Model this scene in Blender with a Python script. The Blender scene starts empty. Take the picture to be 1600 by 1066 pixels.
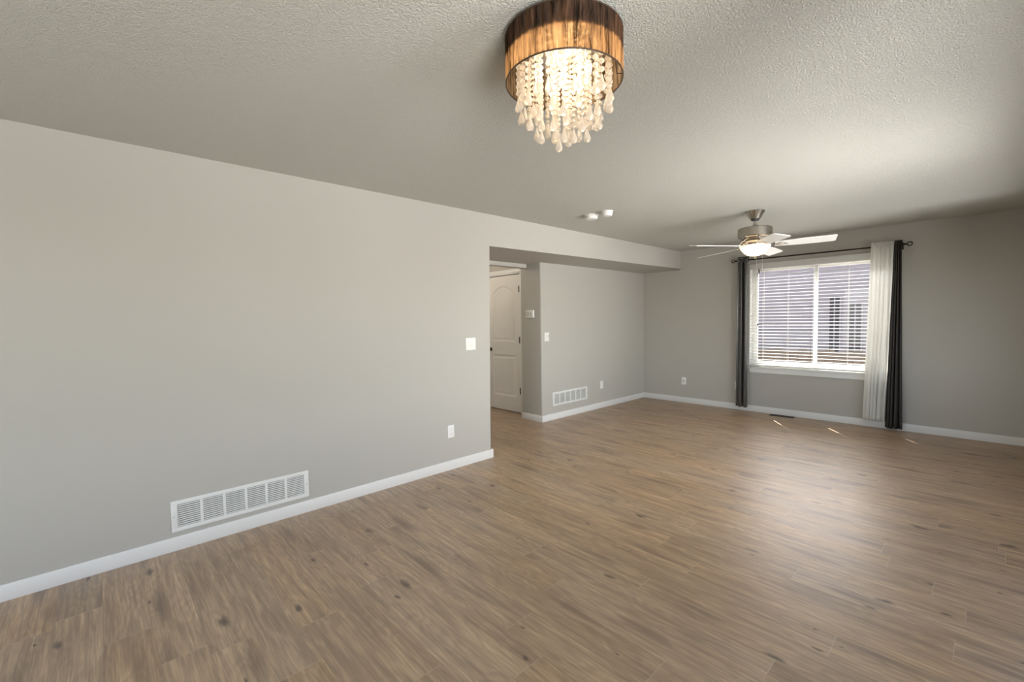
import bpy, bmesh, math, random
from mathutils import Vector, Matrix
random.seed(7)
PI = math.pi
sc = bpy.context.scene
C = sc.collection

# ------------------------------------------------------------------ camera
YAW, PITCH, ROLL, CAMH, FPX = 0.8183, -0.0487, -0.0164, 1.3951, 694.89
fw = Vector((-math.sin(YAW)*math.cos(PITCH), math.cos(YAW)*math.cos(PITCH), math.sin(PITCH)))
rt = Vector((math.cos(YAW), math.sin(YAW), 0)); up = rt.cross(fw)
r2 = rt*math.cos(ROLL)+up*math.sin(ROLL); u2 = -rt*math.sin(ROLL)+up*math.cos(ROLL)
cam = bpy.data.objects.new('camera', bpy.data.cameras.new('camera'))
C.objects.link(cam)
cam.matrix_world = Matrix(((r2.x, u2.x, -fw.x, 0), (r2.y, u2.y, -fw.y, 0), (r2.z, u2.z, -fw.z, CAMH), (0, 0, 0, 1)))
cam.data.sensor_width = 36.0; cam.data.lens = 36.0*FPX/1600.0
cam.data.clip_start = 0.02
sc.camera = cam
# ------------------------------------------------------------------ view, sky, sun, daylight
vs = sc.view_settings
sc.display_settings.display_device = 'sRGB'
vs.view_transform = 'Standard'; vs.look = 'None'; vs.gamma = 1.0; vs.use_curve_mapping = False
vs.exposure = 0.4
W = bpy.data.worlds.new('sky'); sc.world = W; W.use_nodes = True
wn = W.node_tree.nodes; wl = W.node_tree.links; wn.clear()
wo = wn.new('ShaderNodeOutputWorld'); wb = wn.new('ShaderNodeBackground')
sky = wn.new('ShaderNodeTexSky'); sky.sky_type = 'NISHITA'; sky.sun_disc = False
sky.sun_elevation = math.radians(53); sky.sun_rotation = math.radians(-34)
hsv = wn.new('ShaderNodeHueSaturation'); hsv.inputs['Saturation'].default_value = .5
wl.new(sky.outputs[0], hsv.inputs['Color']); wl.new(hsv.outputs[0], wb.inputs[0]); wl.new(wb.outputs[0], wo.inputs[0])
wb.inputs[1].default_value = 0.5

def light(name, typ, loc, direction, energy, color=(1, 1, 1), size=(1, 1), **kw):
    d = bpy.data.lights.new(name, typ); d.energy = energy; d.color = color
    if typ == 'AREA':
        d.shape = 'RECTANGLE'; d.size, d.size_y = size
    for k, v in kw.items(): setattr(d, k, v)
    o = bpy.data.objects.new(name, d); C.objects.link(o); o.location = loc
    if direction is not None:
        o.rotation_euler = Vector(direction).to_track_quat('-Z', 'Z' if abs(direction[2]) < .9 else 'Y').to_euler()
    return o
e = math.radians(53)
light('sun', 'SUN', (-6, 14, 9), (.561*math.cos(e), -.826*math.cos(e), -math.sin(e)), 13.0, (1, .93, .82), angle=.006)
WARM = (1, .985, .95)
light('daylight_right_window', 'AREA', (.61, 3.75, 1.40), (-1, 0, -.0), 82, WARM, (4.1, 1.2), spread=math.radians(105))
light('daylight_right_window_near', 'AREA', (.61, -.65, 1.40), (-1, 0, -.0), 3, WARM, (2.4, 1.2), spread=math.radians(140))
light('patio_bounce', 'AREA', (5.2, 4.0, -1.6), (-1, 0, .62), 185, (.98, .985, 1), (7, 3.0), spread=math.radians(110))
light('patio_bounce_near', 'AREA', (5.2, -1.5, -1.6), (-1, 0, .62), 330, (1, .985, .96), (5, 3.0), spread=math.radians(110))
light('back_fill', 'AREA', (-1.6, -2.28, 1.3), (0, 1, 0), 6, WARM, (2.6, 1.7))  # added fill lamp in a made-up opening behind the camera
light('daylight_far_window', 'AREA', (-1.57, 9.4, 3.7), (0, -1, -.85), 400, WARM, (3.4, 1.8))
light('hall_lamp', 'POINT', (-5.3, 3.5, 2.25), None, 12, (1, .88, .74), shadow_soft_size=.08)

# ------------------------------------------------------------------ materials
def mat(name, col=(.8, .8, .8), rough=.5, metal=0., spec=.5, **kw):
    m = bpy.data.materials.new(name); m.use_nodes = True
    b = m.node_tree.nodes['Principled BSDF']
    b.inputs['Base Color'].default_value = (*col, 1); b.inputs['Roughness'].default_value = rough
    b.inputs['Metallic'].default_value = metal; b.inputs['Specular IOR Level'].default_value = spec
    for k, v in kw.items():
        b.inputs[k].default_value = v
    return m
class NT:
    def __init__(s, m): s.t = m.node_tree; s.n = s.t.nodes; s.l = s.t.links
    def new(s, typ, **kw):
        n = s.n.new(typ)
        for k, v in kw.items(): setattr(n, k, v)
        return n
    def set(s, sock, v):
        if hasattr(v, 'is_output') or hasattr(v, 'links'): s.l.new(v, sock)
        else: sock.default_value = v
    def math(s, op, a, b=None, c=None):
        n = s.new('ShaderNodeMath', operation=op); s.set(n.inputs[0], a)
        if b is not None: s.set(n.inputs[1], b)
        if c is not None: s.set(n.inputs[2], c)
        return n.outputs[0]
    def comb(s, x, y, z):
        n = s.new('ShaderNodeCombineXYZ')
        for i, v in enumerate((x, y, z)): s.set(n.inputs[i], v)
        return n.outputs[0]
    def noise(s, vec, scale, detail=3, rough=.5, dist=0.):
        n = s.new('ShaderNodeTexNoise'); s.l.new(vec, n.inputs['Vector'])
        n.inputs['Scale'].default_value = scale; n.inputs['Detail'].default_value = detail
        n.inputs['Roughness'].default_value = rough; n.inputs['Distortion'].default_value = dist
        return n.outputs['Fac']
    def ramp(s, fac, stops):
        n = s.new('ShaderNodeValToRGB'); s.l.new(fac, n.inputs[0]); el = n.color_ramp.elements
        while len(el) < len(stops): el.new(.5)
        for q, (p, c) in zip(el, stops):
            q.position = p; q.color = (c, c, c, 1) if not hasattr(c, '__len__') else (*c, 1)
        return n.outputs[0]
    def mix(s, fac, a, b, blend='MIX'):
        n = s.new('ShaderNodeMix', data_type='RGBA', blend_type=blend); s.set(n.inputs['Factor'], fac)
        s.set(n.inputs['A'], a if not isinstance(a, tuple) else (*a, 1)); s.set(n.inputs['B'], b if not isinstance(b, tuple) else (*b, 1))
        return n.outputs['Result']
def texco(nt): return nt.new('ShaderNodeTexCoord').outputs['Object']
def plaster(name, col, scale, strength, dist, rough=.75, knock=False):
    m = mat(name, col, rough, spec=.25); nt = NT(m); b = nt.n['Principled BSDF']; v = texco(nt)
    n = nt.noise(v, scale, 3, .55)
    if knock: n = nt.ramp(n, [(.38, 0.), (.62, 1.)])
    bp = nt.new('ShaderNodeBump'); bp.inputs['Strength'].default_value = strength; bp.inputs['Distance'].default_value = dist
    nt.l.new(n, bp.inputs['Height']); nt.l.new(bp.outputs[0], b.inputs['Normal'])
    return m
M = {}
M['wall'] = plaster('wall_paint', (.49, .472, .43), 95, .22, .004)
M['ceiling'] = plaster('ceiling_paint', (.61, .605, .55), 140, .85, .004, .7, True)
M['trim'] = mat('white_trim_paint', (.80, .80, .78), .38)
M['white_plastic'] = mat('white_plastic', (.86, .85, .82), .35)
M['vent_white'] = mat('vent_enamel', (.80, .80, .77), .4)
M['vent_dark'] = mat('vent_shadow', (.24, .24, .23), .8)
M['slot'] = mat('dark_slot', (.02, .02, .02), .6)
M['socket_slot'] = mat('socket_slot', (.30, .29, .27), .6)
M['grey_plastic'] = mat('grey_plastic', (.55, .54, .50), .4)
M['lcd'] = mat('lcd_grey', (.42, .43, .38), .25)
M['bronze'] = mat('oil_rubbed_bronze', (.035, .028, .022), .38, .7)
M['nickel'] = mat('brushed_nickel', (.42, .385, .34), .26, 1.)
M['blade'] = mat('white_blade', (.86, .85, .82), .4)
M['dark_metal'] = mat('dark_brown_wire', (.06, .035, .02), .5)
M['door'] = mat('door_paint', (.80, .78, .74), .42)
M['vinyl'] = mat('white_vinyl', (.74, .74, .71), .4)
M['slat'] = mat('blind_slat', (.78, .76, .70), .45)
M['cord'] = mat('blind_cord', (.85, .83, .77), .7)
M['siding'] = mat('grey_siding', (.23, .205, .215), .7)
M['fence_wood'] = mat('fence_wood', (.09, .068, .05), .8)
M['reflection_edge'] = mat('reflection_edge', (.26, .24, .24), .6)
M['reflection_dark'] = mat('reflection_dark', (.05, .045, .05), .6, spec=.1)  # dark colour imitating a reflection in the glass
M['yard'] = mat('yard_gravel', (.42, .36, .28), .9)
M['brown_register'] = mat('brown_register', (.07, .045, .03), .5, .4)

def wood_floor():
    m = mat('oak_plank_floor', (.4, .3, .2), .35, spec=.75, IOR=1.85); nt = NT(m); b = nt.n['Principled BSDF']
    v = texco(nt); sx = nt.new('ShaderNodeSeparateXYZ'); nt.l.new(v, sx.inputs[0]); X, Y = sx.outputs[0], sx.outputs[1]
    Wd, L = .1655, 1.28
    yy = nt.math('DIVIDE', nt.math('SUBTRACT', Y, 2.118), Wd); row = nt.math('FLOOR', yy)
    wr = nt.new('ShaderNodeTexWhiteNoise', noise_dimensions='1D'); nt.l.new(row, wr.inputs['W'])
    xx = nt.math('DIVIDE', nt.math('ADD', X, nt.math('MULTIPLY', wr.outputs['Value'], 7.3)), L); col = nt.math('FLOOR', xx)
    wi = nt.new('ShaderNodeTexWhiteNoise', noise_dimensions='2D'); nt.l.new(nt.comb(row, col, 0.), wi.inputs['Vector'])
    idv = wi.outputs['Value']; idc = nt.new('ShaderNodeSeparateColor'); nt.l.new(wi.outputs['Color'], idc.inputs[0])
    ox = nt.math('MULTIPLY', idv, 53.); oy = nt.math('MULTIPLY', idc.outputs[1], 31.)
    px = nt.math('ADD', X, ox); py = nt.math('ADD', Y, oy)
    # cathedral grain
    warp = nt.noise(nt.comb(nt.math('MULTIPLY', px, 1.3), nt.math('MULTIPLY', py, 7.), oy), 1., 3, .55)
    kv = nt.new('ShaderNodeTexVoronoi', voronoi_dimensions='2D'); nt.l.new(nt.comb(nt.math('MULTIPLY', px, 2.1), nt.math('MULTIPLY', py, 4.4), 0.), kv.inputs['Vector']); kv.inputs['Scale'].default_value = 1.
    swirl = nt.math('MULTIPLY', nt.ramp(kv.outputs['Distance'], [(0., 1.), (.32, 0.)]), .07)
    rings = nt.math('SINE', nt.math('MULTIPLY', nt.math('ADD', swirl, nt.math('ADD', nt.math('MULTIPLY', py, .35), nt.math('MULTIPLY', warp, .42))), 150.))
    rings = nt.math('MULTIPLY_ADD', rings, .5, .5)
    g1 = nt.noise(nt.comb(nt.math('MULTIPLY', px, 1.6), nt.math('MULTIPLY', py, 26.), 0.), 1., 4, .6, .4)
    g2 = nt.noise(nt.comb(nt.math('MULTIPLY', px, 6.), nt.math('MULTIPLY', py, 190.), 0.), 1., 2, .6)
    blot = nt.noise(nt.comb(nt.math('MULTIPLY', px, .9), nt.math('MULTIPLY', py, 3.2), 4.), 1., 3, .6, .5)
    light_c = (.66, .48, .305); dark_c = (.26, .16, .086)
    c = nt.mix(nt.ramp(g1, [(.30, .78), (.62, 0.05)]), light_c, dark_c)
    c = nt.mix(nt.math('MULTIPLY', nt.ramp(blot, [(.44, 0.), (.68, 1.)]), .42), c, (.25, .165, .10))
    c = nt.mix(nt.math('MULTIPLY', rings, .30), c, (.20, .125, .075))
    g3 = nt.noise(nt.comb(nt.math('MULTIPLY', px, 2.6), nt.math('MULTIPLY', py, 75.), 9.), 1., 3, .6, .3)
    c = nt.mix(nt.math('MULTIPLY', nt.ramp(g3, [(.36, 1.), (.56, 0.)]), .42), c, (.19, .118, .068))
    c = nt.mix(nt.math('MULTIPLY', nt.ramp(g2, [(.42, 1.), (.58, 0.)]), .34), c, (.20, .125, .075))
    # plank to plank tone
    hs = nt.new('ShaderNodeHueSaturation'); nt.l.new(c, hs.inputs['Color'])
    nt.l.new(nt.math('MULTIPLY_ADD', idc.outputs[0], .14, .93), hs.inputs['Value'])
    nt.l.new(nt.math('MULTIPLY_ADD', idc.outputs[2], .12, 1.0), hs.inputs['Saturation']); c = hs.outputs[0]
    # knots
    kcol = nt.new('ShaderNodeSeparateColor'); nt.l.new(kv.outputs['Color'], kcol.inputs[0])
    kn = nt.noise(nt.comb(nt.math('MULTIPLY', px, 13.), nt.math('MULTIPLY', py, 42.), 0.), 1., 4, .6)
    kd = nt.math('ADD', kv.outputs['Distance'], nt.math('MULTIPLY', nt.math('SUBTRACT', kn, .5), .24))
    size = nt.math('MULTIPLY_ADD', nt.math('POWER', nt.ramp(kcol.outputs[0], [(.25, 0.), (1., 1.)]), 2.), .155, -.006)
    km = nt.new('ShaderNodeMapRange', interpolation_type='SMOOTHSTEP'); nt.l.new(nt.math('DIVIDE', kd, nt.math('MAXIMUM', size, .001)), km.inputs['Value'])
    km.inputs['From Min'].default_value = .12; km.inputs['From Max'].default_value = 1.0; km.inputs['To Min'].default_value = 1.; km.inputs['To Max'].default_value = 0.
    hv = nt.new('ShaderNodeTexVoronoi', voronoi_dimensions='2D'); nt.l.new(nt.comb(nt.math('MULTIPLY', px, 1.7), nt.math('MULTIPLY', py, 9.), 0.), hv.inputs['Vector']); hv.inputs['Scale'].default_value = 1.
    hc = nt.new('ShaderNodeSeparateColor'); nt.l.new(hv.outputs['Color'], hc.inputs[0])
    hd = nt.math('ADD', hv.outputs['Distance'], nt.math('MULTIPLY', nt.math('SUBTRACT', g1, .5), .5))
    halo = nt.math('MULTIPLY', nt.ramp(hd, [(.06, 1.), (.40, 0.)]), nt.ramp(hc.outputs[0], [(.45, 0.), (.9, .75)]))
    c = nt.mix(halo, c, (.155, .092, .052))
    c = nt.mix(nt.math('MULTIPLY', km.outputs[0], .88), c, (.050, .024, .011))
    # joints
    fy = nt.math('FRACT', yy); fx = nt.math('FRACT', xx)
    ey = nt.math('MULTIPLY', nt.math('MINIMUM', fy, nt.math('SUBTRACT', 1., fy)), Wd)
    ex = nt.math('MULTIPLY', nt.math('MINIMUM', fx, nt.math('SUBTRACT', 1., fx)), L)
    jy = nt.math('LESS_THAN', ey, .0009); jx = nt.math('LESS_THAN', ex, .0016)
    c = nt.mix(nt.math('MULTIPLY', jy, .3), c, (.13, .085, .05))
    c = nt.mix(nt.math('MULTIPLY', jx, .55), c, (.52, .42, .31))
    nt.l.new(c, b.inputs['Base Color'])
    nt.l.new(nt.math('MULTIPLY_ADD', g1, .10, .35), b.inputs['Roughness'])
    bp = nt.new('ShaderNodeBump'); bp.inputs['Strength'].default_value = .07; bp.inputs['Distance'].default_value = .0015
    nt.l.new(nt.math('SUBTRACT', g2, nt.math('MULTIPLY', nt.math('MAXIMUM', jy, jx), 1.5)), bp.inputs['Height']); nt.l.new(bp.outputs[0], b.inputs['Normal'])
    return m
M['floor'] = wood_floor()

def shader_mat(name, build):
    m = bpy.data.materials.new(name); m.use_nodes = True; nt = NT(m); nt.n.clear()
    out = nt.new('ShaderNodeOutputMaterial'); nt.l.new(build(nt), out.inputs[0]); return m
def bs(nt, typ, col=None, **kw):
    n = nt.new(typ)
    if col is not None: nt.set(n.inputs['Color'], (*col, 1) if isinstance(col, tuple) else col)
    for k, v in kw.items(): n.inputs[k].default_value = v
    return n.outputs[0]
def mixs(nt, f, a, b):
    n = nt.new('ShaderNodeMixShader'); nt.set(n.inputs[0], f); nt.l.new(a, n.inputs[1]); nt.l.new(b, n.inputs[2]); return n.outputs[0]
def glass(nt):
    fr = nt.new('ShaderNodeFresnel'); fr.inputs[0].default_value = 1.5
    bf = nt.new('ShaderNodeNewGeometry').outputs['Backfacing']
    return mixs(nt, nt.math('MULTIPLY', nt.math('SUBTRACT', 1., bf), nt.math('MULTIPLY', fr.outputs[0], 1.1)), bs(nt, 'ShaderNodeBsdfTransparent', (.96, .97, 1.)), bs(nt, 'ShaderNodeBsdfGlossy', (1., 1., 1.), Roughness=.01))
M['glass'] = shader_mat('window_glass', glass)
def sheer(nt):
    d = mixs(nt, .5, bs(nt, 'ShaderNodeBsdfDiffuse', (.93, .92, .88)), bs(nt, 'ShaderNodeBsdfTranslucent', (.93, .93, .9)))
    return mixs(nt, .16, d, bs(nt, 'ShaderNodeBsdfTransparent', (1., 1., 1.)))
M['sheer'] = shader_mat('white_sheer', sheer)
def organza(nt):
    v = texco(nt); sx = nt.new('ShaderNodeSeparateXYZ'); nt.l.new(v, sx.inputs[0])
    ang = nt.math('ARCTAN2', sx.outputs[1], sx.outputs[0])
    vec = nt.comb(nt.math('MULTIPLY', ang, 12.), nt.math('MULTIPLY', sx.outputs[2], 4.), 0.)
    n1 = nt.noise(vec, 1., 5, .65, .6)
    n2 = nt.noise(nt.comb(nt.math('MULTIPLY', ang, 60.), nt.math('MULTIPLY', sx.outputs[2], 14.), 3.), 1., 3, .6)
    f = nt.math('ADD', nt.math('MULTIPLY', n1, .7), nt.math('MULTIPLY', n2, .3))
    cd = nt.mix(nt.ramp(f, [(.35, 0.), (.65, 1.)]), (.008, .0065, .005), (.050, .043, .036))
    ct = nt.mix(nt.ramp(f, [(.40, 0.), (.60, 1.)]), (.06, .03, .012), (.80, .50, .25))
    a = nt.new('ShaderNodeAddShader')
    nt.l.new(bs(nt, 'ShaderNodeBsdfDiffuse', cd), a.inputs[0]); nt.l.new(bs(nt, 'ShaderNodeBsdfTranslucent', ct), a.inputs[1])
    return mixs(nt, nt.ramp(n2, [(.45, .04), (.7, .16)]), a.outputs[0], bs(nt, 'ShaderNodeBsdfTransparent', (.95, .7, .45)))
M['organza'] = shader_mat('brown_pleated_organza', organza)
def crystal(nt):
    d = mixs(nt, .6, bs(nt, 'ShaderNodeBsdfDiffuse', (.95, .90, .82)), bs(nt, 'ShaderNodeBsdfTranslucent', (1., .95, .87)))
    g = bs(nt, 'ShaderNodeBsdfGlass', (1., .98, .95), Roughness=.02, IOR=1.5)
    return mixs(nt, .55, d, g)
M['crystal'] = shader_mat('cut_crystal', crystal)
def frosted(nt):
    t = mixs(nt, .65, bs(nt, 'ShaderNodeBsdfDiffuse', (.95, .93, .88)), bs(nt, 'ShaderNodeBsdfTranslucent', (1., .96, .88)))
    a = nt.new('ShaderNodeAddShader'); nt.l.new(t, a.inputs[0]); nt.l.new(bs(nt, 'ShaderNodeEmission', (1., .90, .76), Strength=.18), a.inputs[1])
    return a.outputs[0]
M['frosted'] = shader_mat('frosted_lit_glass', frosted)
M['bulb'] = shader_mat('lit_bulb', lambda nt: bs(nt, 'ShaderNodeEmission', (1., .86, .66), Strength=3.4))
def satin():
    m = mat('charcoal_satin', (.052, .047, .043), .26, spec=.9); nt = NT(m); b = nt.n['Principled BSDF']
    b.inputs['Sheen Weight'].default_value = .15
    return m
M['satin'] = satin()
M['darkfab'] = mat('charcoal_matte_fabric', (.036, .031, .027), .55, spec=.4)

# ------------------------------------------------------------------ mesh helpers
class MB:
    def __init__(s): s.bm = bmesh.new()
    def box(s, x0, x1, y0, y1, z0, z1, bev=0., seg=2):
        r = bmesh.ops.create_cube(s.bm, size=1.0); vs_ = r['verts']
        for v in vs_:
            v.co = Vector(((x0+x1)/2+v.co.x*(x1-x0), (y0+y1)/2+v.co.y*(y1-y0), (z0+z1)/2+v.co.z*(z1-z0)))
        if bev:
            es = list({ed for v in vs_ for ed in v.link_edges})
            bmesh.ops.bevel(s.bm, geom=es, offset=bev, segments=seg, affect='EDGES', profile=.5)
        return s
    def rot(s, verts, ang, axis, cen):
        bmesh.ops.rotate(s.bm, verts=verts, cent=cen, matrix=Matrix.Rotation(ang, 3, axis)); return s
    def lathe(s, prof, n=32, cen=(0, 0, 0), cap=True):
        rings = []
        for r, z in prof:
            if r < 1e-6: rings.append([s.bm.verts.new((cen[0], cen[1], cen[2]+z))])
            else: rings.append([s.bm.verts.new((cen[0]+r*math.cos(2*PI*i/n), cen[1]+r*math.sin(2*PI*i/n), cen[2]+z)) for i in range(n)])
        for A, B in zip(rings, rings[1:]):
            for i in range(n):
                j = (i+1) % n
                if len(A) == 1 and len(B) == 1: continue
                if len(A) == 1: s.bm.faces.new((A[0], B[i], B[j]))
                elif len(B) == 1: s.bm.faces.new((A[i], A[j], B[0]))
                else: s.bm.faces.new((A[i], A[j], B[j], B[i]))
        if cap:
            for R_ in (rings[0], rings[-1]):
                if len(R_) > 2: s.bm.faces.new(R_)
        return s
    def tube(s, pts, r, n=10, closed=False):
        pts = [Vector(p) for p in pts]; rings = []; N = len(pts)
        for i, p in enumerate(pts):
            a = pts[(i-1) % N] if (closed or i) else pts[0]; b = pts[(i+1) % N] if (closed or i < N-1) else pts[-1]
            t = (b-a).normalized(); ref = Vector((0, 0, 1)) if abs(t.z) < .9 else Vector((1, 0, 0))
            u = t.cross(ref).normalized(); w = t.cross(u)
            rr = r[i] if hasattr(r, '__len__') else r
            rings.append([s.bm.verts.new(p+u*rr*math.cos(2*PI*k/n)+w*rr*math.sin(2*PI*k/n)) for k in range(n)])
        for i in range(N if closed else N-1):
            A, B = rings[i], rings[(i+1) % N]
            for k in range(n): s.bm.faces.new((A[k], A[(k+1) % n], B[(k+1) % n], B[k]))
        if not closed:
            s.bm.faces.new(rings[0]); s.bm.faces.new(rings[-1][::-1])
        return s
    def sphere(s, c, r, u=12, v=8, sz=1.):
        res = bmesh.ops.create_uvsphere(s.bm, u_segments=u, v_segments=v, radius=r)
        for q in res['verts']: q.co = Vector((c[0]+q.co.x, c[1]+q.co.y, c[2]+q.co.z*sz))
        return s
    def prism(s, poly, axis, a, b, bev_test=None, bev=.018):
        """extrude 2D polygon along an axis; axis 0: poly=(y,z), 1: (x,z), 2: (x,y)"""
        def P(q, t): return Vector((t, q[0], q[1])) if axis == 0 else Vector((q[0], t, q[1])) if axis == 1 else Vector((q[0], q[1], t))
        A = [s.bm.verts.new(P(q, a)) for q in poly]; B = [s.bm.verts.new(P(q, b)) for q in poly]; n = len(poly)
        s.bm.faces.new(A); s.bm.faces.new(B[::-1])
        for i in range(n): s.bm.faces.new((A[i], B[i], B[(i+1) % n], A[(i+1) % n]))
        if bev_test:
            es = [ed for ed in s.bm.edges if bev_test((ed.verts[0].co+ed.verts[1].co)/2, (ed.verts[0].co-ed.verts[1].co))]
            bmesh.ops.bevel(s.bm, geom=es, offset=bev, segments=4, affect='EDGES', profile=.5)
        return s
    def build(s, name, m, parent=None, smooth=False, angle=40, loc=None, rotz=0):
        bmesh.ops.recalc_face_normals(s.bm, faces=s.bm.faces)
        me = bpy.data.meshes.new(name); s.bm.to_mesh(me); s.bm.free()
        if m: me.materials.append(m)
        if smooth:
            for f in me.polygons: f.use_smooth = True
            me.set_sharp_from_angle(angle=math.radians(angle))
        o = bpy.data.objects.new(name, me); C.objects.link(o)
        if parent: o.parent = parent
        if loc: o.location = loc
        if rotz: o.rotation_euler = (0, 0, rotz)
        return o
def struct(o, label=None, cat=None):
    o['kind'] = 'structure'
    if label: o['label'] = label
    if cat: o['category'] = cat
    return o
def tag(o, label, cat, group=None):
    o['label'] = label; o['category'] = cat
    if group: o['group'] = group
    return o
def thing(name, label, cat, loc=(0, 0, 0), rotz=0, group=None):
    o = bpy.data.objects.new(name, None); C.objects.link(o); o.location = loc; o.rotation_euler = (0, 0, rotz)
    o.empty_display_size = .1
    return tag(o, label, cat, group)

# ------------------------------------------------------------------ room shell
XL, XR, YB, D, H = -3.4025, .45, -2.2, 6.9414, 2.44
YE, XB, YC, ZB = 2.8799, -4.0702, 4.3474, 2.1455
XH, YD = -4.33, 4.535           # header plane, door-wall plane
BB = .087
struct(MB().box(-6.2, XR+.15, YB-.15, D+.16, -.12, 0).build('floor', M['floor']), 'knotty brown oak plank floor of the empty room', 'floor')
struct(MB().box(-6.2, XR+.15, YB-.15, D+.16, H, H+.12).build('ceiling', M['ceiling']), 'textured off-white ceiling over the whole room', 'ceiling')
lw = MB().prism([(YB, 0), (YE, 0), (YE, ZB), (D, ZB), (D, H), (YB, H)], 0, XL-.13, XL,
                lambda c, d: c.x > XL-.01 and ((abs(c.y-YE) < .01 and abs(d.z) > 1) or (abs(c.z-ZB) < .01 and abs(d.y) > 1)) or (abs(c.x-XL+.13) < .01 and abs(c.y-YE) < .01 and abs(d.z) > 1))
struct(lw.build('wall_left', M['wall'], smooth=True), 'long grey wall on the left with dropped beam running to the window wall', 'wall')
struct(MB().prism([(XH-.12, YE), (XL-.13, YE), (XL-.13, D), (XB, D), (XB, YC), (XH-.12, YC)], 2, ZB, H).build('wall_soffit', M['wall']), 'flat grey underside of the dropped beam', 'soffit')
struct(MB().box(XH-.10, XH, YE, YC, 2.093, ZB).build('wall_header', M['wall']), 'narrow grey drop header above the hallway opening', 'header')
rw = MB().prism([(XB, D), (XB, YC), (-4.455, YC), (-4.455, YD+.12), (-4.6, YD+.12), (-4.6, D)], 2, 0, H,
                lambda c, d: abs(d.z) > 1 and abs(c.y-YC) < .01)
struct(rw.build('wall_recess', M['wall'], smooth=True), 'grey recessed wall below the beam left of the window wall', 'wall')
# hall walls, door wall with a door hole
DX0, DX1, DZ = -5.395, -4.668, 2.062
dw = MB().box(-6.2, DX0-.02, YD, YD+.12, 0, H).box(DX1+.02, -4.455, YD, YD+.12, 0, H).box(DX0-.02, DX1+.02, YD, YD+.12, DZ+.02, H)
struct(dw.build('wall_hall', M['wall']), 'hallway wall around the white panel door', 'wall')
struct(MB().box(-6.2, -6.08, YE-.12, YD, 0, H).build('wall_hall_end', M['wall']), 'far end wall of the hallway', 'wall')
struct(MB().box(-6.2, XL-.13, YE-.12, YE, 0, H).build('wall_hall_near', M['wall']), 'near side wall of the hallway', 'wall')
struct(MB().box(-6.2, -4.6, 5.4, 5.5, 0, H).box(-6.2, -6.1, YD+.12, 5.4, 0, H).build('wall_light_block', M['wall']), 'added unseen walls blocking light behind the hallway door', 'wall')  # unseen walls added so no outside light shows under the door
# window wall
WX0, WX1, WZ0, WZ1 = -2.362, -.735, .652, 2.10
fwm = MB().box(-4.6, WX0, D, D+.16, 0, H).box(WX1, XR+.15, D, D+.16, 0, H).box(WX0, WX1, D, D+.16, 0, WZ0).box(WX0, WX1, D, D+.16, WZ1, H)
struct(fwm.build('wall_far', M['wall']), 'grey wall at the far end holding the window', 'wall')
# right and back walls with daylight openings; the back one is added for a fill lamp
RY0, RY1, RZ0, RZ1 = 1.35, 5.85, .75, 2.05
NY0, NY1 = -1.9, 1.0
rm = MB().box(XR, XR+.15, YB, NY0, 0, H).box(XR, XR+.15, NY1, RY0, 0, H).box(XR, XR+.15, RY1, D, 0, H)
for ya, yb in ((NY0, NY1), (RY0, RY1)): rm.box(XR, XR+.15, ya, yb, 0, RZ0).box(XR, XR+.15, ya, yb, RZ1, H)
struct(rm.build('wall_right', M['wall']), 'grey wall just outside the frame on the right', 'wall')
BX0, BX1, BZ0, BZ1 = -2.95, -.25, .4, 2.15
bmk = MB().box(XL-.13, BX0, YB-.15, YB, 0, H).box(BX1, XR+.15, YB-.15, YB, 0, H).box(BX0, BX1, YB-.15, YB, 0, BZ0).box(BX0, BX1, YB-.15, YB, BZ1, H)
struct(bmk.build('wall_back', M['wall']), 'grey wall behind the viewer', 'wall')
# baseboards
def bb(name, x0, x1, y0, y1):
    struct(MB().box(x0, x1, y0, y1, -.002, BB, .005, 2).build(name, M['trim'], smooth=True), None, None)
T = .013
bbl = MB().box(XL, XL+T, YB, YE+T, -.002, BB, .005).box(XL-.13, XL, YE, YE+T, -.002, BB, .005)
struct(bbl.build('baseboard_left', M['trim'], smooth=True), 'white baseboard along the long left wall', 'baseboard')
bbr = MB().box(XB, XB+T, YC-T, D, -.002, BB, .005).box(-4.455, XB, YC-T, YC, -.002, BB, .005)
struct(bbr.build('baseboard_recess', M['trim'], smooth=True), 'white baseboard along the recessed wall', 'baseboard')
struct(MB().box(XB+T, XR, D-T, D, -.002, BB, .005).build('baseboard_far', M['trim'], smooth=True), 'white baseboard below the window', 'baseboard')
struct(MB().box(XR-T, XR, YB, D-T, -.002, BB, .005).build('baseboard_right', M['trim'], smooth=True), 'white baseboard along the right wall', 'baseboard')

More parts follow.
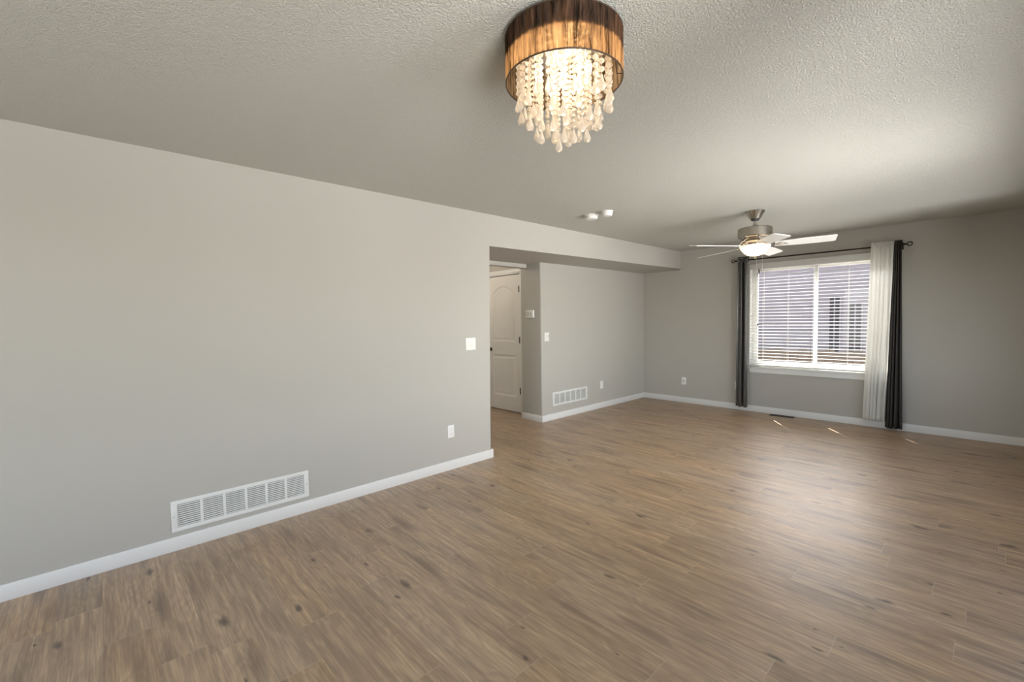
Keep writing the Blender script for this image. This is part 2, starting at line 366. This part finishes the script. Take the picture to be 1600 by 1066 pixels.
# ------------------------------------------------------------------ hall door
dr = struct(thing('door_1', 'white two-panel arched-top interior door in the hallway', 'door', (DX0, YD, 0)))
def door_slab(w, z0, z1, t):
    b = MB(); bm = b.bm; nx, nz = 132, 330
    def panel(x, z, xa, xb, za, zb, arch):
        ztop = zb+(arch*(1-((x-(xa+xb)/2)/((xb-xa)/2))**2) if arch else 0) if xa < x < xb else zb
        return min(x-xa, xb-x, z-za, (ztop-z)*.93)
    def depth(x, z):
        d = max(panel(x, z, .105, w-.105, 1.06, 1.77, .13), panel(x, z, .105, w-.105, .235, .855, 0))
        if d <= 0: return 0.
        if d < .012: return .011*d/.012
        if d < .034: return .011
        if d < .05: return .011-.006*(d-.034)/.016
        g = abs(((x-w/2)/.058+.5) % 1-.5)*.058
        return .005+(.004*(1-g/.005) if g < .005 else 0)
    V = [[bm.verts.new((w*i/nx, depth(w*i/nx, z0+(z1-z0)*j/nz), z0+(z1-z0)*j/nz)) for i in range(nx+1)] for j in range(nz+1)]
    for j in range(nz):
        for i in range(nx): bm.faces.new((V[j][i], V[j][i+1], V[j+1][i+1], V[j+1][i]))
    B = [bm.verts.new(q) for q in ((0, t, z0), (w, t, z0), (w, t, z1), (0, t, z1))]
    bm.faces.new(B)
    bm.faces.new([V[0][i] for i in range(nx+1)]+[B[1], B[0]]); bm.faces.new([V[nz][i] for i in range(nx, -1, -1)]+[B[3], B[2]])
    bm.faces.new([V[j][nx] for j in range(nz+1)]+[B[2], B[1]]); bm.faces.new([V[j][0] for j in range(nz, -1, -1)]+[B[0], B[3]])
    return b
dw_ = DX1-DX0
sl = door_slab(dw_-.006, .012, DZ-.012, .035).build('door_slab', M['door'], dr, smooth=True, angle=50, loc=(.003, .002, 0))
cs = MB().box(-.075, -.012, -.016, 0, 0, DZ+.012, .004).box(-.075, dw_+.062, -.016, 0, DZ+.012, DZ+.072, .004).box(dw_+.012, dw_+.062, -.016, 0, 0, DZ+.012, .004)
cs.box(-.0195, 0, 0, .1, 0, DZ).box(dw_, dw_+.0195, 0, .1, 0, DZ).box(-.0195, dw_+.0195, 0, .1, DZ, DZ+.0195)
cs.build('door_casing', M['trim'], dr, smooth=True)
for z in (1.836, 1.088, .335):
    MB().tube([(dw_-.002, -.004, z-.048), (dw_-.002, -.004, z+.048)], .009, 10).box(dw_-.020, dw_+.008, -.004, .003, z-.045, z+.045).build('hinge', M['bronze'], dr, smooth=True)['label'] = 'dark bronze hinge'
kb = MB().lathe([(0, 0), (.031, 0), (.031, .006), (.012, .010), (.011, .030), (.024, .040), (.028, .052), (.022, .064), (0, .068)], 20)
bmesh.ops.rotate(kb.bm, verts=kb.bm.verts, cent=(0, 0, 0), matrix=Matrix.Rotation(PI/2, 3, 'X'))
kb.build('door_knob', M['bronze'], dr, smooth=True, loc=(.062, .002, .93))['label'] = 'dark bronze round knob'

# ------------------------------------------------------------------ wall plates and vents (local: x right, z up, out = -y)
def vent(name, label, loc, rotz, w, h, group):
    t = thing(name, label, 'vent', loc, rotz, group); b = .026; th = .009
    f = MB().box(-w/2, w/2, -th, 0, 0, b, .003).box(-w/2, w/2, -th, 0, h-b, h, .003).box(-w/2, -w/2+b*1.25, -th, 0, b-.003, h-b+.003, .002).box(w/2-b*1.25, w/2, -th, 0, b-.003, h-b+.003, .002)
    iw = w-2.5*b
    for k in range(1, 6):
        x = -iw/2+iw*k/6; f.box(x-.008, x+.008, -th+.001, 0, b-.003, h-b+.003, .0015)
    f.build('frame', M['vent_white'], t, smooth=True)
    l = MB(); n = 11
    for k in range(n):
        z = b+(h-2*b)*(k+.5)/n
        i0 = len(l.bm.verts); l.bm.verts.ensure_lookup_table()
        l.box(-iw/2-.002, iw/2+.002, -.007, .0035, z-.0011, z+.0011)
        l.bm.verts.ensure_lookup_table(); l.rot(l.bm.verts[i0:], math.radians(38), 'X', (0, -.002, z))
    l.build('louvers', M['vent_white'], t)
    MB().box(-iw/2-.004, iw/2+.004, -.0012, 0, b-.004, h-b+.004).build('duct_backing', M['vent_dark'], t)['label'] = 'dark sheet standing for shade behind the louvers'  # dark grey sheet carries the shade inside the duct as colour
    for x in (-w/2+.014, w/2-.014):
        s = MB().lathe([(0, 0), (.0045, 0), (.0045, .0015), (0, .0022)], 10)
        bmesh.ops.rotate(s.bm, verts=s.bm.verts, cent=(0, 0, 0), matrix=Matrix.Rotation(PI/2, 3, 'X'))
        s.build('screw', M['grey_plastic'], t, smooth=True, loc=(x, -th+.0003, h/2))
    return t
vent('wall_vent', 'long white louvered wall vent low on the long left wall', (XL, .694, .1145), PI/2, .812, .194, 'white floor-level wall vents')
vent('wall_vent', 'white louvered wall vent low on the recessed wall beyond the hallway', (XB, 4.942, .187), PI/2, .775, .19, 'white floor-level wall vents')
def plate(t, w, h): MB().box(-w/2, w/2, -.006, 0, -h/2, h/2, .0035, 3).build('cover_plate', M['white_plastic'], t, smooth=True)
def outlet(label, loc, rotz):
    t = thing('wall_outlet', label, 'outlet', loc, rotz, 'white duplex wall outlets'); plate(t, .072, .117)
    for s_ in (-1, 1):
        z = s_*.0195
        f = MB().box(-.0165, .0165, -.0085, -.005, z-.0145, z+.0145, .003).build('socket', M['white_plastic'], t, smooth=True)
        q = MB().box(-.0075, -.0052, -.0089, -.0080, z-.0015, z+.0075).box(.0052, .0075, -.0089, -.0080, z-.0015, z+.0065).box(-.002, .002, -.0089, -.0080, z-.0095, z-.0055)
        q.build('slots', M['socket_slot'], f)['label'] = 'grey plug slots'
    return t
outlet('white duplex outlet low on the long left wall near its end', (XL, 2.383, .359), PI/2)
outlet('white duplex outlet low on the recessed wall right of the vent', (XB, 5.70, .358), PI/2)
outlet('white duplex outlet half hidden by the left grey curtain', (-2.515, D, .36), 0)
t = thing('cable_outlet', 'white cable jack plate with dark center low on the window wall', 'outlet', (-3.342, D, .351))
plate(t, .072, .117)
s = MB().lathe([(0, 0), (.009, 0), (.009, .004), (.0055, .004), (.0055, .014), (0, .014)], 14)
bmesh.ops.rotate(s.bm, verts=s.bm.verts, cent=(0, 0, 0), matrix=Matrix.Rotation(PI/2, 3, 'X'))
s.build('cable_jack', M['slot'], t, smooth=True, loc=(0, -.0055, 0))['label'] = 'dark threaded cable jack'
t = thing('light_switch', 'white double rocker light switch on the long left wall beside the hallway', 'switch', (XL, 2.638, 1.165), PI/2, 'white wall switches')
plate(t, .118, .117)
for x in (-.023, .023):
    r_ = MB().box(x-.0165, x+.0165, -.011, -.005, -.0335, .0335, .002)
    r_.rot(r_.bm.verts, math.radians(4), 'X', (x, -.006, 0)); r_.build('rocker', M['white_plastic'], t, smooth=True)
t = thing('light_switch', 'white single dimmer switch on the recessed wall by its corner', 'switch', (XB, 4.453, 1.15), PI/2, 'white wall switches')
plate(t, .092, .117)
r_ = MB().box(-.020, .012, -.011, -.005, -.0335, .0335, .002); r_.rot(r_.bm.verts, math.radians(4), 'X', (0, -.006, 0)); r_.build('rocker', M['white_plastic'], t, smooth=True)
MB().box(.018, .027, -.0125, -.005, -.005, .022, .002).build('dimmer_slider', M['grey_plastic'], t, smooth=True)['label'] = 'grey slider of the dimmer'
t = thing('thermostat', 'white thermostat with round dial on the end wall beside the hallway door', 'thermostat', (-4.264, YC, 1.464))
MB().box(-.072, .072, -.024, 0, -.052, .052, .006, 3).build('body', M['white_plastic'], t, smooth=True)
d_ = MB().lathe([(.018, 0), (.035, 0), (.035, .005), (.018, .005), (.018, 0)], 28, cap=False)
bmesh.ops.rotate(d_.bm, verts=d_.bm.verts, cent=(0, 0, 0), matrix=Matrix.Rotation(PI/2, 3, 'X'))
d_.build('dial_ring', M['grey_plastic'], t, smooth=True, loc=(-.026, -.0238, 0))['label'] = 'grey ring of the dial'
MB().box(.022, .038, -.0255, -.022, -.034, .034, .002).build('display', M['lcd'], t, smooth=True)['label'] = 'grey display strip'

# ------------------------------------------------------------------ smoke detectors
def detector(label, x, y, r, hh):
    t = thing('smoke_detector', label, 'smoke detector', (x, y, H), .5, 'ceiling smoke detectors')
    MB().lathe([(0, 0), (r, 0), (r, -.009), (r*.93, -.012), (0, -.012)], 36).build('base_ring', M['white_plastic'], t, smooth=True)
    MB().lathe([(r*.90, -.0125), (r*.86, -hh*.7), (r*.74, -hh*.93), (r*.4, -hh), (0, -hh)], 36).build('cover', M['white_plastic'], t, smooth=True)
    MB().box(-.02, .02, r*.80, r*.888, -hh*.55, -hh*.40).build('sensor_slot', M['grey_plastic'], t)
detector('larger white round smoke detector on the ceiling, left of the pair', -2.77, 3.73, .070, .046)
detector('smaller white domed detector on the ceiling, nearer the ceiling fan', -2.575, 3.72, .056, .050)

# ------------------------------------------------------------------ window
wi = struct(thing('window_1', 'white vinyl sliding window with two panes in the far wall', 'window', (0, D, 0)))
y0, y1 = .085, .15
fx0, fx1, fz0, fz1 = WX0, WX1, WZ0, WZ1
MB().box(fx0, fx0+.055, y0, y1, fz0, fz1, .004).box(fx1-.055, fx1, y0, y1, fz0, fz1, .004).box(fx0+.05, fx1-.05, y0, y1, fz0, fz0+.05, .004).box(fx0+.05, fx1-.05, y0, y1, fz1-.05, fz1, .004).build('window_frame', M['vinyl'], wi, smooth=True)
mx = -1.572
def sash(xa, xb, ya, yb, s_):
    b = MB(); za, zb_ = fz0+.045, fz1-.045
    b.box(xa, xa+s_, ya, yb, za, zb_, .003).box(xb-s_, xb, ya, yb, za, zb_, .003).box(xa+s_-.003, xb-s_+.003, ya, yb, za, za+s_, .003).box(xa+s_-.003, xb-s_+.003, ya, yb, zb_-s_, zb_, .003)
    o = b.build('sash', M['vinyl'], wi, smooth=True)
    MB().box(xa+s_-.004, xb-s_+.004, (ya+yb)/2-.002, (ya+yb)/2+.002, za+s_-.004, zb_-s_+.004).build('pane', M['glass'], o)
sash(fx0+.05, mx+.026, .092, .116, .036)
sash(mx-.026, fx1-.05, .119, .143, .036)
MB().box(WX0-.004, WX1+.004, -.034, .08, WZ0-.018, WZ0+.004, .005, 3).build('window_stool', M['trim'], wi, smooth=True)
MB().prism([(WX0+.02, .572), (WX1-.02, .572), (WX1, .634), (WX0+.0, .634)], 1, -.018, 0).build('window_apron', M['trim'], wi)
MB().box(WX0-.0, WX0+.006, -.003, .085, WZ0+.004, WZ1).box(WX1-.006, WX1, -.003, .085, WZ0+.004, WZ1).box(WX0+.006, WX1-.006, -.003, .085, WZ1-.006, WZ1).build('window_jamb', M['trim'], wi)
# outside eave and neighbour
struct(MB().box(-6, 2.5, D+.16, D+.52, 2.58, 2.75).build('trim_1', M['trim']), 'roof eave outside above the window', 'eave')

# ------------------------------------------------------------------ blind
bl = thing('window_blind', 'white horizontal slat blind hanging open inside the window', 'blind', (0, D, 0))
bx0, bx1 = WX0+.012, WX1-.012
MB().box(WX0-.001, WX1+.001, -.014, -.004, 2.05, 2.134, .003).box(WX0-.001, WX1+.001, -.018, -.004, 2.122, 2.134, .003).build('valance', M['vinyl'], bl, smooth=True)
MB().box(bx0, bx1, .0, .05, 2.055, 2.092).build('headrail', M['vinyl'], bl)
sb = MB(); slots = (-2.210, -1.608, -.905); pitch = .0448; n = 29
for k in range(n):
    z = .712+pitch*k; edges = [bx0]
    hw = .0075 if k < 9 else .0045  # lower slots widened and skewed along the sun to make the floor streaks
    for s_ in slots: edges += [s_-hw, s_+hw]
    edges.append(bx1)
    ang = math.radians(4)
    for a, b in zip(edges[::2], edges[1::2]):
        ka = .68 if a != bx0 and k < 9 else 0; kb = .68 if b != bx1 and k < 9 else 0
        i0 = len(sb.bm.verts)
        # slightly crowned slat
        pr = []
        for q in range(5):
            yq = -.0245+.049*q/4; pr.append((yq, .0022*(1-(yq/.0245)**2)))
        top = [(yq, zq+.0028) for yq, zq in pr]; poly = pr+top[::-1]
        A = [sb.bm.verts.new((a-ka*yq, .026+yq, z+zq+yq*math.tan(ang))) for yq, zq in poly]; B = [sb.bm.verts.new((b-kb*yq, .026+yq, z+zq+yq*math.tan(ang))) for yq, zq in poly]
        m_ = len(poly); sb.bm.faces.new(A); sb.bm.faces.new(B[::-1])
        for i in range(m_): sb.bm.faces.new((A[i], B[i], B[(i+1) % m_], A[(i+1) % m_]))
sb.build('slats', M['slat'], bl, smooth=True)
MB().box(bx0, bx1, .002, .050, .664, .684, .003).build('bottom_rail', M['slat'], bl, smooth=True)
for s_ in slots+(-1.90, -1.23):
    for yy in (.0003, .0517):
        MB().tube([(s_+.028, yy, .668), (s_+.028, yy, 2.06)], .0011, 6).build('ladder_cord', M['cord'], bl)
MB().tube([(-2.275, -.0075, 2.06), (-2.275, -.008, 1.28)], .0042, 8).build('tilt_wand', M['cord'], bl)
MB().tube([(-2.235, -.0075, 2.055), (-2.235, -.0075, 1.985)], .007, 8).build('cord_lock', M['slot'], bl)['label'] = 'dark cord clip'
MB().tube([(-2.245, -.0075, 2.05), (-2.245, -.0075, 1.27)], .0012, 6).build('lift_cord', M['cord'], bl)
MB().lathe([(0, .028), (.006, .026), (.009, 0), (0, 0)], 12).build('cord_tassel', M['slot'], bl, smooth=True, loc=(-2.245, -.0075, 1.25))['label'] = 'dark cord tassel'

# ------------------------------------------------------------------ curtain rod and curtains
RZ, RY = 2.186, D-.10
rd = thing('curtain_rod', 'dark bronze curtain rod with ring finials above the window', 'curtain rod', (0, RY, RZ))
rod = MB().tube([(-2.515, 0, 0), (-.662, 0, 0)], .0095, 14).build('rod', M['bronze'], rd, smooth=True)
for s_, xe in ((-1, -2.515), (1, -.662)):
    MB().lathe([(0, 0), (.012, 0), (.012, .012), (.007, .016), (.007, .022), (0, .022)], 14)
    f = MB().tube([(xe+s_*.038+.021*math.cos(a), 0, .021*math.sin(a)) for a in [2*PI*i/28 for i in range(28)]], .0065, 8, True)
    f.tube([(xe-s_*.004, 0, 0), (xe+s_*.018, 0, 0)], [.012, .007], 12)
    f.build('finial', M['bronze'], rd, smooth=True)
for xb in (-2.50, -.70):
    MB().tube([(xb, 0, -.004), (xb, .04, -.012), (xb, .097, -.012)], .006, 10).box(xb-.014, xb+.014, .093, .0995, -.05, .03, .002).build('bracket', M['bronze'], rd, smooth=True)
def curtain(name, label, m, xt0, xt1, xb0, xb1, ztop, zbot, folds, amp, seed, yc=0., pockets=(), pleat=.2, wavy=.35, group=None):
    rnd = random.Random(seed); t = thing(name, label, 'curtain', (0, RY, 0), 0, group)
    ph = [rnd.uniform(0, 6.28) for _ in range(6)]; nu, nv = folds*26, 44; b = MB(); bm = b.bm; V = []
    for j in range(nv+1):
        v = j/nv; z = ztop+(zbot-ztop)*v; row = []
        e0 = xt0+(xb0-xt0)*v**1.0; e1 = xt1+(xb1-xt1)*v**1.0
        for i in range(nu+1):
            u = i/nu; uu = u+.035*math.sin(2*PI*u*1.3+ph[0])*(.5+v)
            a = amp*(1+wavy*math.sin(2*PI*u*.8+ph[1]+v*1.2))*(.85+.25*v)
            y = a*math.sin(2*PI*folds*uu+ph[2]*.15+.35*math.sin(v*2.2+ph[3]))
            x = e0+(e1-e0)*u+.012*math.sin(4*PI*folds*uu+ph[4])*(.3+v*.4)
            row.append(bm.verts.new((x, yc+y, z)))
        V.append(row)
    for j in range(nv):
        for i in range(nu): bm.faces.new((V[j][i], V[j][i+1], V[j+1][i+1], V[j+1][i]))
    o = b.build('panel', m, t, smooth=True, angle=180)
    md = o.modifiers.new('thickness', 'SOLIDIFY'); md.thickness = .0018; md.offset = 0
    for p0, p1 in pockets:
        pb = MB(); ringn = 18; rows = []; nx = max(4, int((p1-p0)/.006))
        for i in range(nx+1):
            x = p0+(p1-p0)*i/nx; w_ = 1+pleat*math.sin((x-xt0)*2*PI/.031+seed)
            rows.append([pb.bm.verts.new((x, -.006+.026*w_*math.cos(a), RZ-RZ+0.008+.045*math.sin(a))) for a in [2*PI*k/ringn for k in range(ringn)]])
        for A, B in zip(rows, rows[1:]):
            for k in range(ringn): pb.bm.faces.new((A[k], A[(k+1) % ringn], B[(k+1) % ringn], B[k]))
        pb.build('rod_pocket', m, t, smooth=True, angle=180, loc=(0, 0, RZ))
    return t
curtain('curtain', 'charcoal satin curtain hanging gathered at the left end of the window rod', M['satin'], -2.478, -2.348, -2.492, -2.330, 2.20, .072, 2, .030, 3, -.030, [(-2.480, -2.345)], .25)
curtain('curtain', 'charcoal curtain hanging gathered at the right end of the rod', M['darkfab'], -.756, -.690, -.800, -.648, 2.20, .036, 4, .028, 5, -.028, [(-.756, -.688)], .25)
curtain('sheer_curtain', 'white sheer curtain hanging beside the right charcoal curtain', M['sheer'], -.968, -.762, -1.008, -.808, 2.20, .098, 5, .013, 11, -.028, [(-.968, -.938), (-.930, -.760)], .10, .3)

# ------------------------------------------------------------------ floor register
t = thing('floor_register', 'small dark brown floor vent against the baseboard below the window', 'floor vent', (-1.90, D-.095, 0))
MB().box(-.15, .15, -.055, -.042, 0, .004, .001).box(-.15, .15, .042, .055, 0, .004, .001).box(-.15, -.135, -.042, .042, 0, .004, .001).box(.135, .15, -.042, .042, 0, .004, .001).build('frame', M['brown_register'], t)
g = MB()
for k in range(18):
    x = -.127+.254*k/17; g.box(x-.0025, x+.0025, -.043, .043, 0, .0035)
g.box(-.136, .136, -.003, .003, 0, .0036); g.build('grille', M['brown_register'], t)
MB().box(-.136, .136, -.043, .043, .0002, .0009).build('duct_shade', M['slot'], t)  # black sheet put in for the shade below the grille

# ------------------------------------------------------------------ ceiling fan
FX, FY = -1.617, 4.887
fan = thing('ceiling_fan', 'brushed nickel ceiling fan with five white blades and a lit bowl light', 'ceiling fan', (FX, FY, H))
z = lambda a: a-H
MB().lathe([(0, 0), (.086, 0), (.088, -.008), (.083, -.016), (.078, -.022), (.050, -.072), (.045, -.080), (0, -.080)], 36).build('canopy', M['nickel'], fan, smooth=True)
MB().lathe([(0, -.0795), (.040, -.0795), (.034, -.094), (.014, -.097), (0, -.097)], 28).build('canopy_collar', M['slot'], fan, smooth=True)['label'] = 'black collar below the canopy'
MB().lathe([(.0135, -.09), (.0135, -.15)], 16).build('downrod', M['nickel'], fan, smooth=True)
MB().lathe([(0, -.128), (.020, -.130), (.024, -.150), (.055, -.154), (.09, -.158), (.100, -.165), (.150, -.170), (.156, -.178), (.156, -.252), (.150, -.262), (.135, -.268), (.125, -.285), (.10, -.292), (0, -.292)], 48).build('motor_housing', M['nickel'], fan, smooth=True, angle=30)
MB().lathe([(0, -.290), (.095, -.290), (.100, -.300), (.085, -.318), (.060, -.325), (.058, -.345), (.075, -.350), (.075, -.362), (0, -.362)], 40).build('light_fitter', M['nickel'], fan, smooth=True, angle=30)
BZ = 2.094-H
for k in range(5):
    th = .3188+k*2*PI/5
    b = MB(); prof = []; L0, L1 = .175, .672
    for i in range(49):
        u = i/48; r = L0+(L1-L0)*u
        w = .052+.020*min(1, u*2.2)
        if u < .06: w *= .80+.2*math.sin(u/.06*PI/2)
        if u > .955: w *= math.sqrt(max(0, 1-((u-.955)/.045)**2))*.22+.78
        prof.append((r, w))
    top = []; bot = []
    cs_, sn = math.cos(th), math.sin(th); tx, ty = .0328, -.0215
    def P(r, s_, dz):
        pit = math.radians(-12); yy = s_*math.cos(pit); zz = s_*math.sin(pit)*1.0
        x = cs_*r-sn*yy; y = sn*r+cs_*yy
        return (x, y, BZ+zz+dz+tx*x+ty*y-(.034*r/.672 if k == 4 else 0))
    ring = [(r, w) for r, w in prof]+[(r, -w) for r, w in prof[::-1]]
    A = [b.bm.verts.new(P(r, w, .003)) for r, w in ring]; B = [b.bm.verts.new(P(r, w, -.003)) for r, w in ring]
    b.bm.faces.new(A); b.bm.faces.new(B[::-1]); nn = len(ring)
    for i in range(nn): b.bm.faces.new((A[i], B[i], B[(i+1) % nn], A[(i+1) % nn]))
    bo = b.build('blade', M['blade'], fan)
    ir = MB()
    pts = [P(.115, 0, .055), P(.15, 0, .035), P(.18, 0, .003), P(.21, 0, -.0035)]
    ir.tube(pts, [.016, .013, .012, .008], 10)
    plq = [(.185, -.020), (.20, -.036), (.235, -.040), (.262, -.022), (.285, 0), (.262, .022), (.235, .040), (.20, .036), (.185, .020)]
    A = [ir.bm.verts.new(P(r, s_, -.0032)) for r, s_ in plq]; B = [ir.bm.verts.new(P(r, s_, -.0072)) for r, s_ in plq]
    ir.bm.faces.new(A); ir.bm.faces.new(B[::-1]); nn = len(plq)
    for i in range(nn): ir.bm.faces.new((A[i], B[i], B[(i+1) % nn], A[(i+1) % nn]))
    for r, s_ in ((.215, -.024), (.215, .024), (.262, 0)):
        ir.sphere(P(r, s_, -.0075), .0055, 8, 6, .6)
    ir.build('blade_bracket', M['nickel'], bo, smooth=True)['label'] = 'nickel bracket with screws'
MB().lathe([(.068, -.352), (.132, -.350), (.142, -.345), (.143, -.351), (.134, -.366), (.118, -.390), (.098, -.414), (.072, -.434), (.040, -.443), (0, -.446), (0, -.440), (.04, -.437), (.068, -.428), (.093, -.409), (.112, -.387), (.127, -.362), (.068, -.357)], 48, cap=False).build('glass_bowl', M['frosted'], fan, smooth=True, angle=60)
MB().lathe([(0, -.444), (.014, -.446), (.016, -.454), (.008, -.460), (.010, -.470), (0, -.478)], 18).build('finial', M['nickel'], fan, smooth=True)
for x, y, zb_ in ((.020, -.010, -.60), (.062, .03, -.62)):
    MB().tube([(x, y, -.345), (x, y, zb_)], .0016, 6).sphere((x, y, zb_-.006), .006, 8, 6, 1.5).build('pull_chain', M['nickel'], fan, smooth=True)
light('fan_bulb', 'POINT', (FX, FY, 2.06), None, 2.6, (1, .80, .56), shadow_soft_size=.04)

# ------------------------------------------------------------------ chandelier
CX, CY, CR, CZ0, CZ1 = -1.095, 1.309, .2135, 2.268, 2.425
ch = thing('chandelier', 'drum ceiling light with brown pleated shade and hanging crystal strands', 'chandelier', (CX, CY, H))
def drum(r, z0, z1):
    b = MB(); n = 360; R0 = []; R1 = []; rnd = random.Random(4)
    for i in range(n):
        a = 2*PI*i/n; p = .0022*math.sin(a*38+2*math.sin(a*5))+.0012*math.sin(a*91+1.)
        R0.append(b.bm.verts.new(((r+p)*math.cos(a), (r+p)*math.sin(a), z0))); R1.append(b.bm.verts.new(((r+p*.8)*math.cos(a), (r+p*.8)*math.sin(a), z1)))
    for i in range(n): b.bm.faces.new((R0[i], R0[(i+1) % n], R1[(i+1) % n], R1[i]))
    return b
drum(CR, CZ0-H, CZ1-H).build('shade', M['organza'], ch, smooth=True, angle=180)
rim = MB()
for zz in (CZ0-H, CZ1-H): rim.tube([(CR*math.cos(2*PI*i/96), CR*math.sin(2*PI*i/96), zz) for i in range(96)], .0028, 8, True)
PZ = 2.352-H
for k in range(3):
    a = .55+k*2*PI/3; rim.tube([(CR*math.cos(a), CR*math.sin(a), CZ0-H), (.192*math.cos(a), .192*math.sin(a), CZ0-H+.004), (.185*math.cos(a), .185*math.sin(a), PZ)], .0022, 6)
rim.build('shade_wire_frame', M['dark_metal'], ch, smooth=True)['label'] = 'dark brown rim wires'
M['chrome'] = mat('polished_chrome', (.75, .73, .70), .12, 1.)
MB().lathe([(0, 0), (.06, 0), (.06, PZ+.006), (.208, PZ+.006), (.2095, PZ), (.208, PZ-.003), (0, PZ-.003)], 64).build('mounting_plate', M['chrome'], ch, smooth=True, angle=30)
for k in range(5):
    a = .3+k*2*PI/5; x, y = .095*math.cos(a), .095*math.sin(a)
    so = MB().lathe([(0, PZ), (.011, PZ), (.011, PZ-.035), (0, PZ-.035)], 14, (x, y, 0)).build('lamp_socket', M['chrome'], ch, smooth=True)
    MB().lathe([(0, -.030), (.007, -.032), (.013, -.045), (.0145, -.058), (.011, -.072), (.004, -.088), (0, -.092)], 14, (x, y, PZ)).build('bulb', M['bulb'], so, smooth=True)
MB().lathe([(.2088, PZ+.001), (.2088, CZ1-H+.004), (.2075, CZ1-H+.004), (.2075, PZ+.001), (.2088, PZ+.001)], 72, cap=False).build('light_block_ring', M['dark_metal'], ch, smooth=True)['label'] = 'added dark cylinder blocking light behind the upper shade'  # opaque cylinder added to keep light out of the upper drum
def strand(x, y, zend, rb, sp, dl, dr_, bidx):
    b = MB(); zt = PZ-.004; zd = zend+dl; n = max(2, int((zt-zd)/sp)); sp_ = (zt-zd)/n
    for k in range(n):
        zc = zt-sp_*(k+.5)
        r = bmesh.ops.create_icosphere(b.bm, subdivisions=2 if rb > .008 else 1, radius=rb)
        for q in r['verts']: q.co = Vector((x+q.co.x, y+q.co.y, zc+q.co.z*.92))
    b.tube([(x, y, zt+.003), (x, y, zd)], .0007, 5)
    o = b.build('crystal_strand', M['crystal'], ch)
    MB().lathe([(0, dl), (dr_*.22, dl*.93), (dr_*.38, dl*.75), (dr_*.72, dl*.50), (dr_*.97, dl*.30), (dr_, dl*.22), (dr_*.8, dl*.08), (dr_*.4, dl*.015), (0, 0)], 10, (x, y, zend)).build('crystal_drop', M['crystal'], o)
rnd = random.Random(2)
for r, n, ze, rb, sp, dl, dr_ in ((.168, 26, 2.150, .0100, .0235, .058, .0140), (.128, 17, 2.095, .0075, .018, .055, .0130), (.086, 9, 2.060, .0088, .021, .055, .0130), (.038, 5, 2.034, .0075, .018, .055, .0130)):
    for k in range(n):
        a = 2*PI*(k+.5*rnd.random())/n+r*7
        strand(r*math.cos(a), r*math.sin(a), ze-H+rnd.uniform(-.008, .008)+(.02 if k % 2 else 0), rb, sp, dl, dr_, k)
light('chandelier_glow', 'POINT', (CX, CY, 2.27), None, 3.0, (1, .76, .50), shadow_soft_size=.10)

# ------------------------------------------------------------------ outside
NY = D+4.4
nb = thing('neighbor_house', 'grey lap-sided neighboring house seen through the blinds', 'house', (-2.4, NY, -.3))
sd = MB()
for k in range(30):
    zz = k*.125
    sd.prism([(0, zz), (-.014, zz), (-.002, zz+.127), (0, zz+.127)], 0, -6, 6)
sd.box(-6, 6, 0, .2, 0, 3.76)
sd.build('siding', M['siding'], nb)
for xa, xb_, za, zb_ in ((.13, .30, .75, 2.03), (.47, .66, .80, 1.91)):  # dark panels put on the siding for reflections in the window glass
    wf = MB().box(xa-.02, xb_+.02, -.04, .0, za-.02, zb_+.02).build('reflection_frame', M['reflection_edge'], nb)
    xm = (xa+xb_)/2; MB().box(xa, xm-.012, -.045, -.04, za, zb_).box(xm+.012, xb_, -.045, -.04, za, zb_).build('pane', M['reflection_dark'], wf)
fc = thing('yard_fence', 'brown board fence low behind the window glass', 'fence', (-2.4, D+3.0, -.3))
fb = MB()
for k in range(60):
    fb.box(-4.2+k*.142, -4.2+k*.142+.136, -.012, .012, 0, 1.0+.012*(k % 3), .003, 1)
fb.build('boards', M['fence_wood'], fc)
MB().box(-4.2, 4.3, .012, .05, .2, .29).box(-4.2, 4.3, .012, .05, .75, .84).build('rails', M['fence_wood'], fc)
gd = MB().box(-14, 10, D+.16, D+16, -.42, -.30).build('ground', M['yard']); struct(gd, 'bare yard ground outside the window', 'ground')
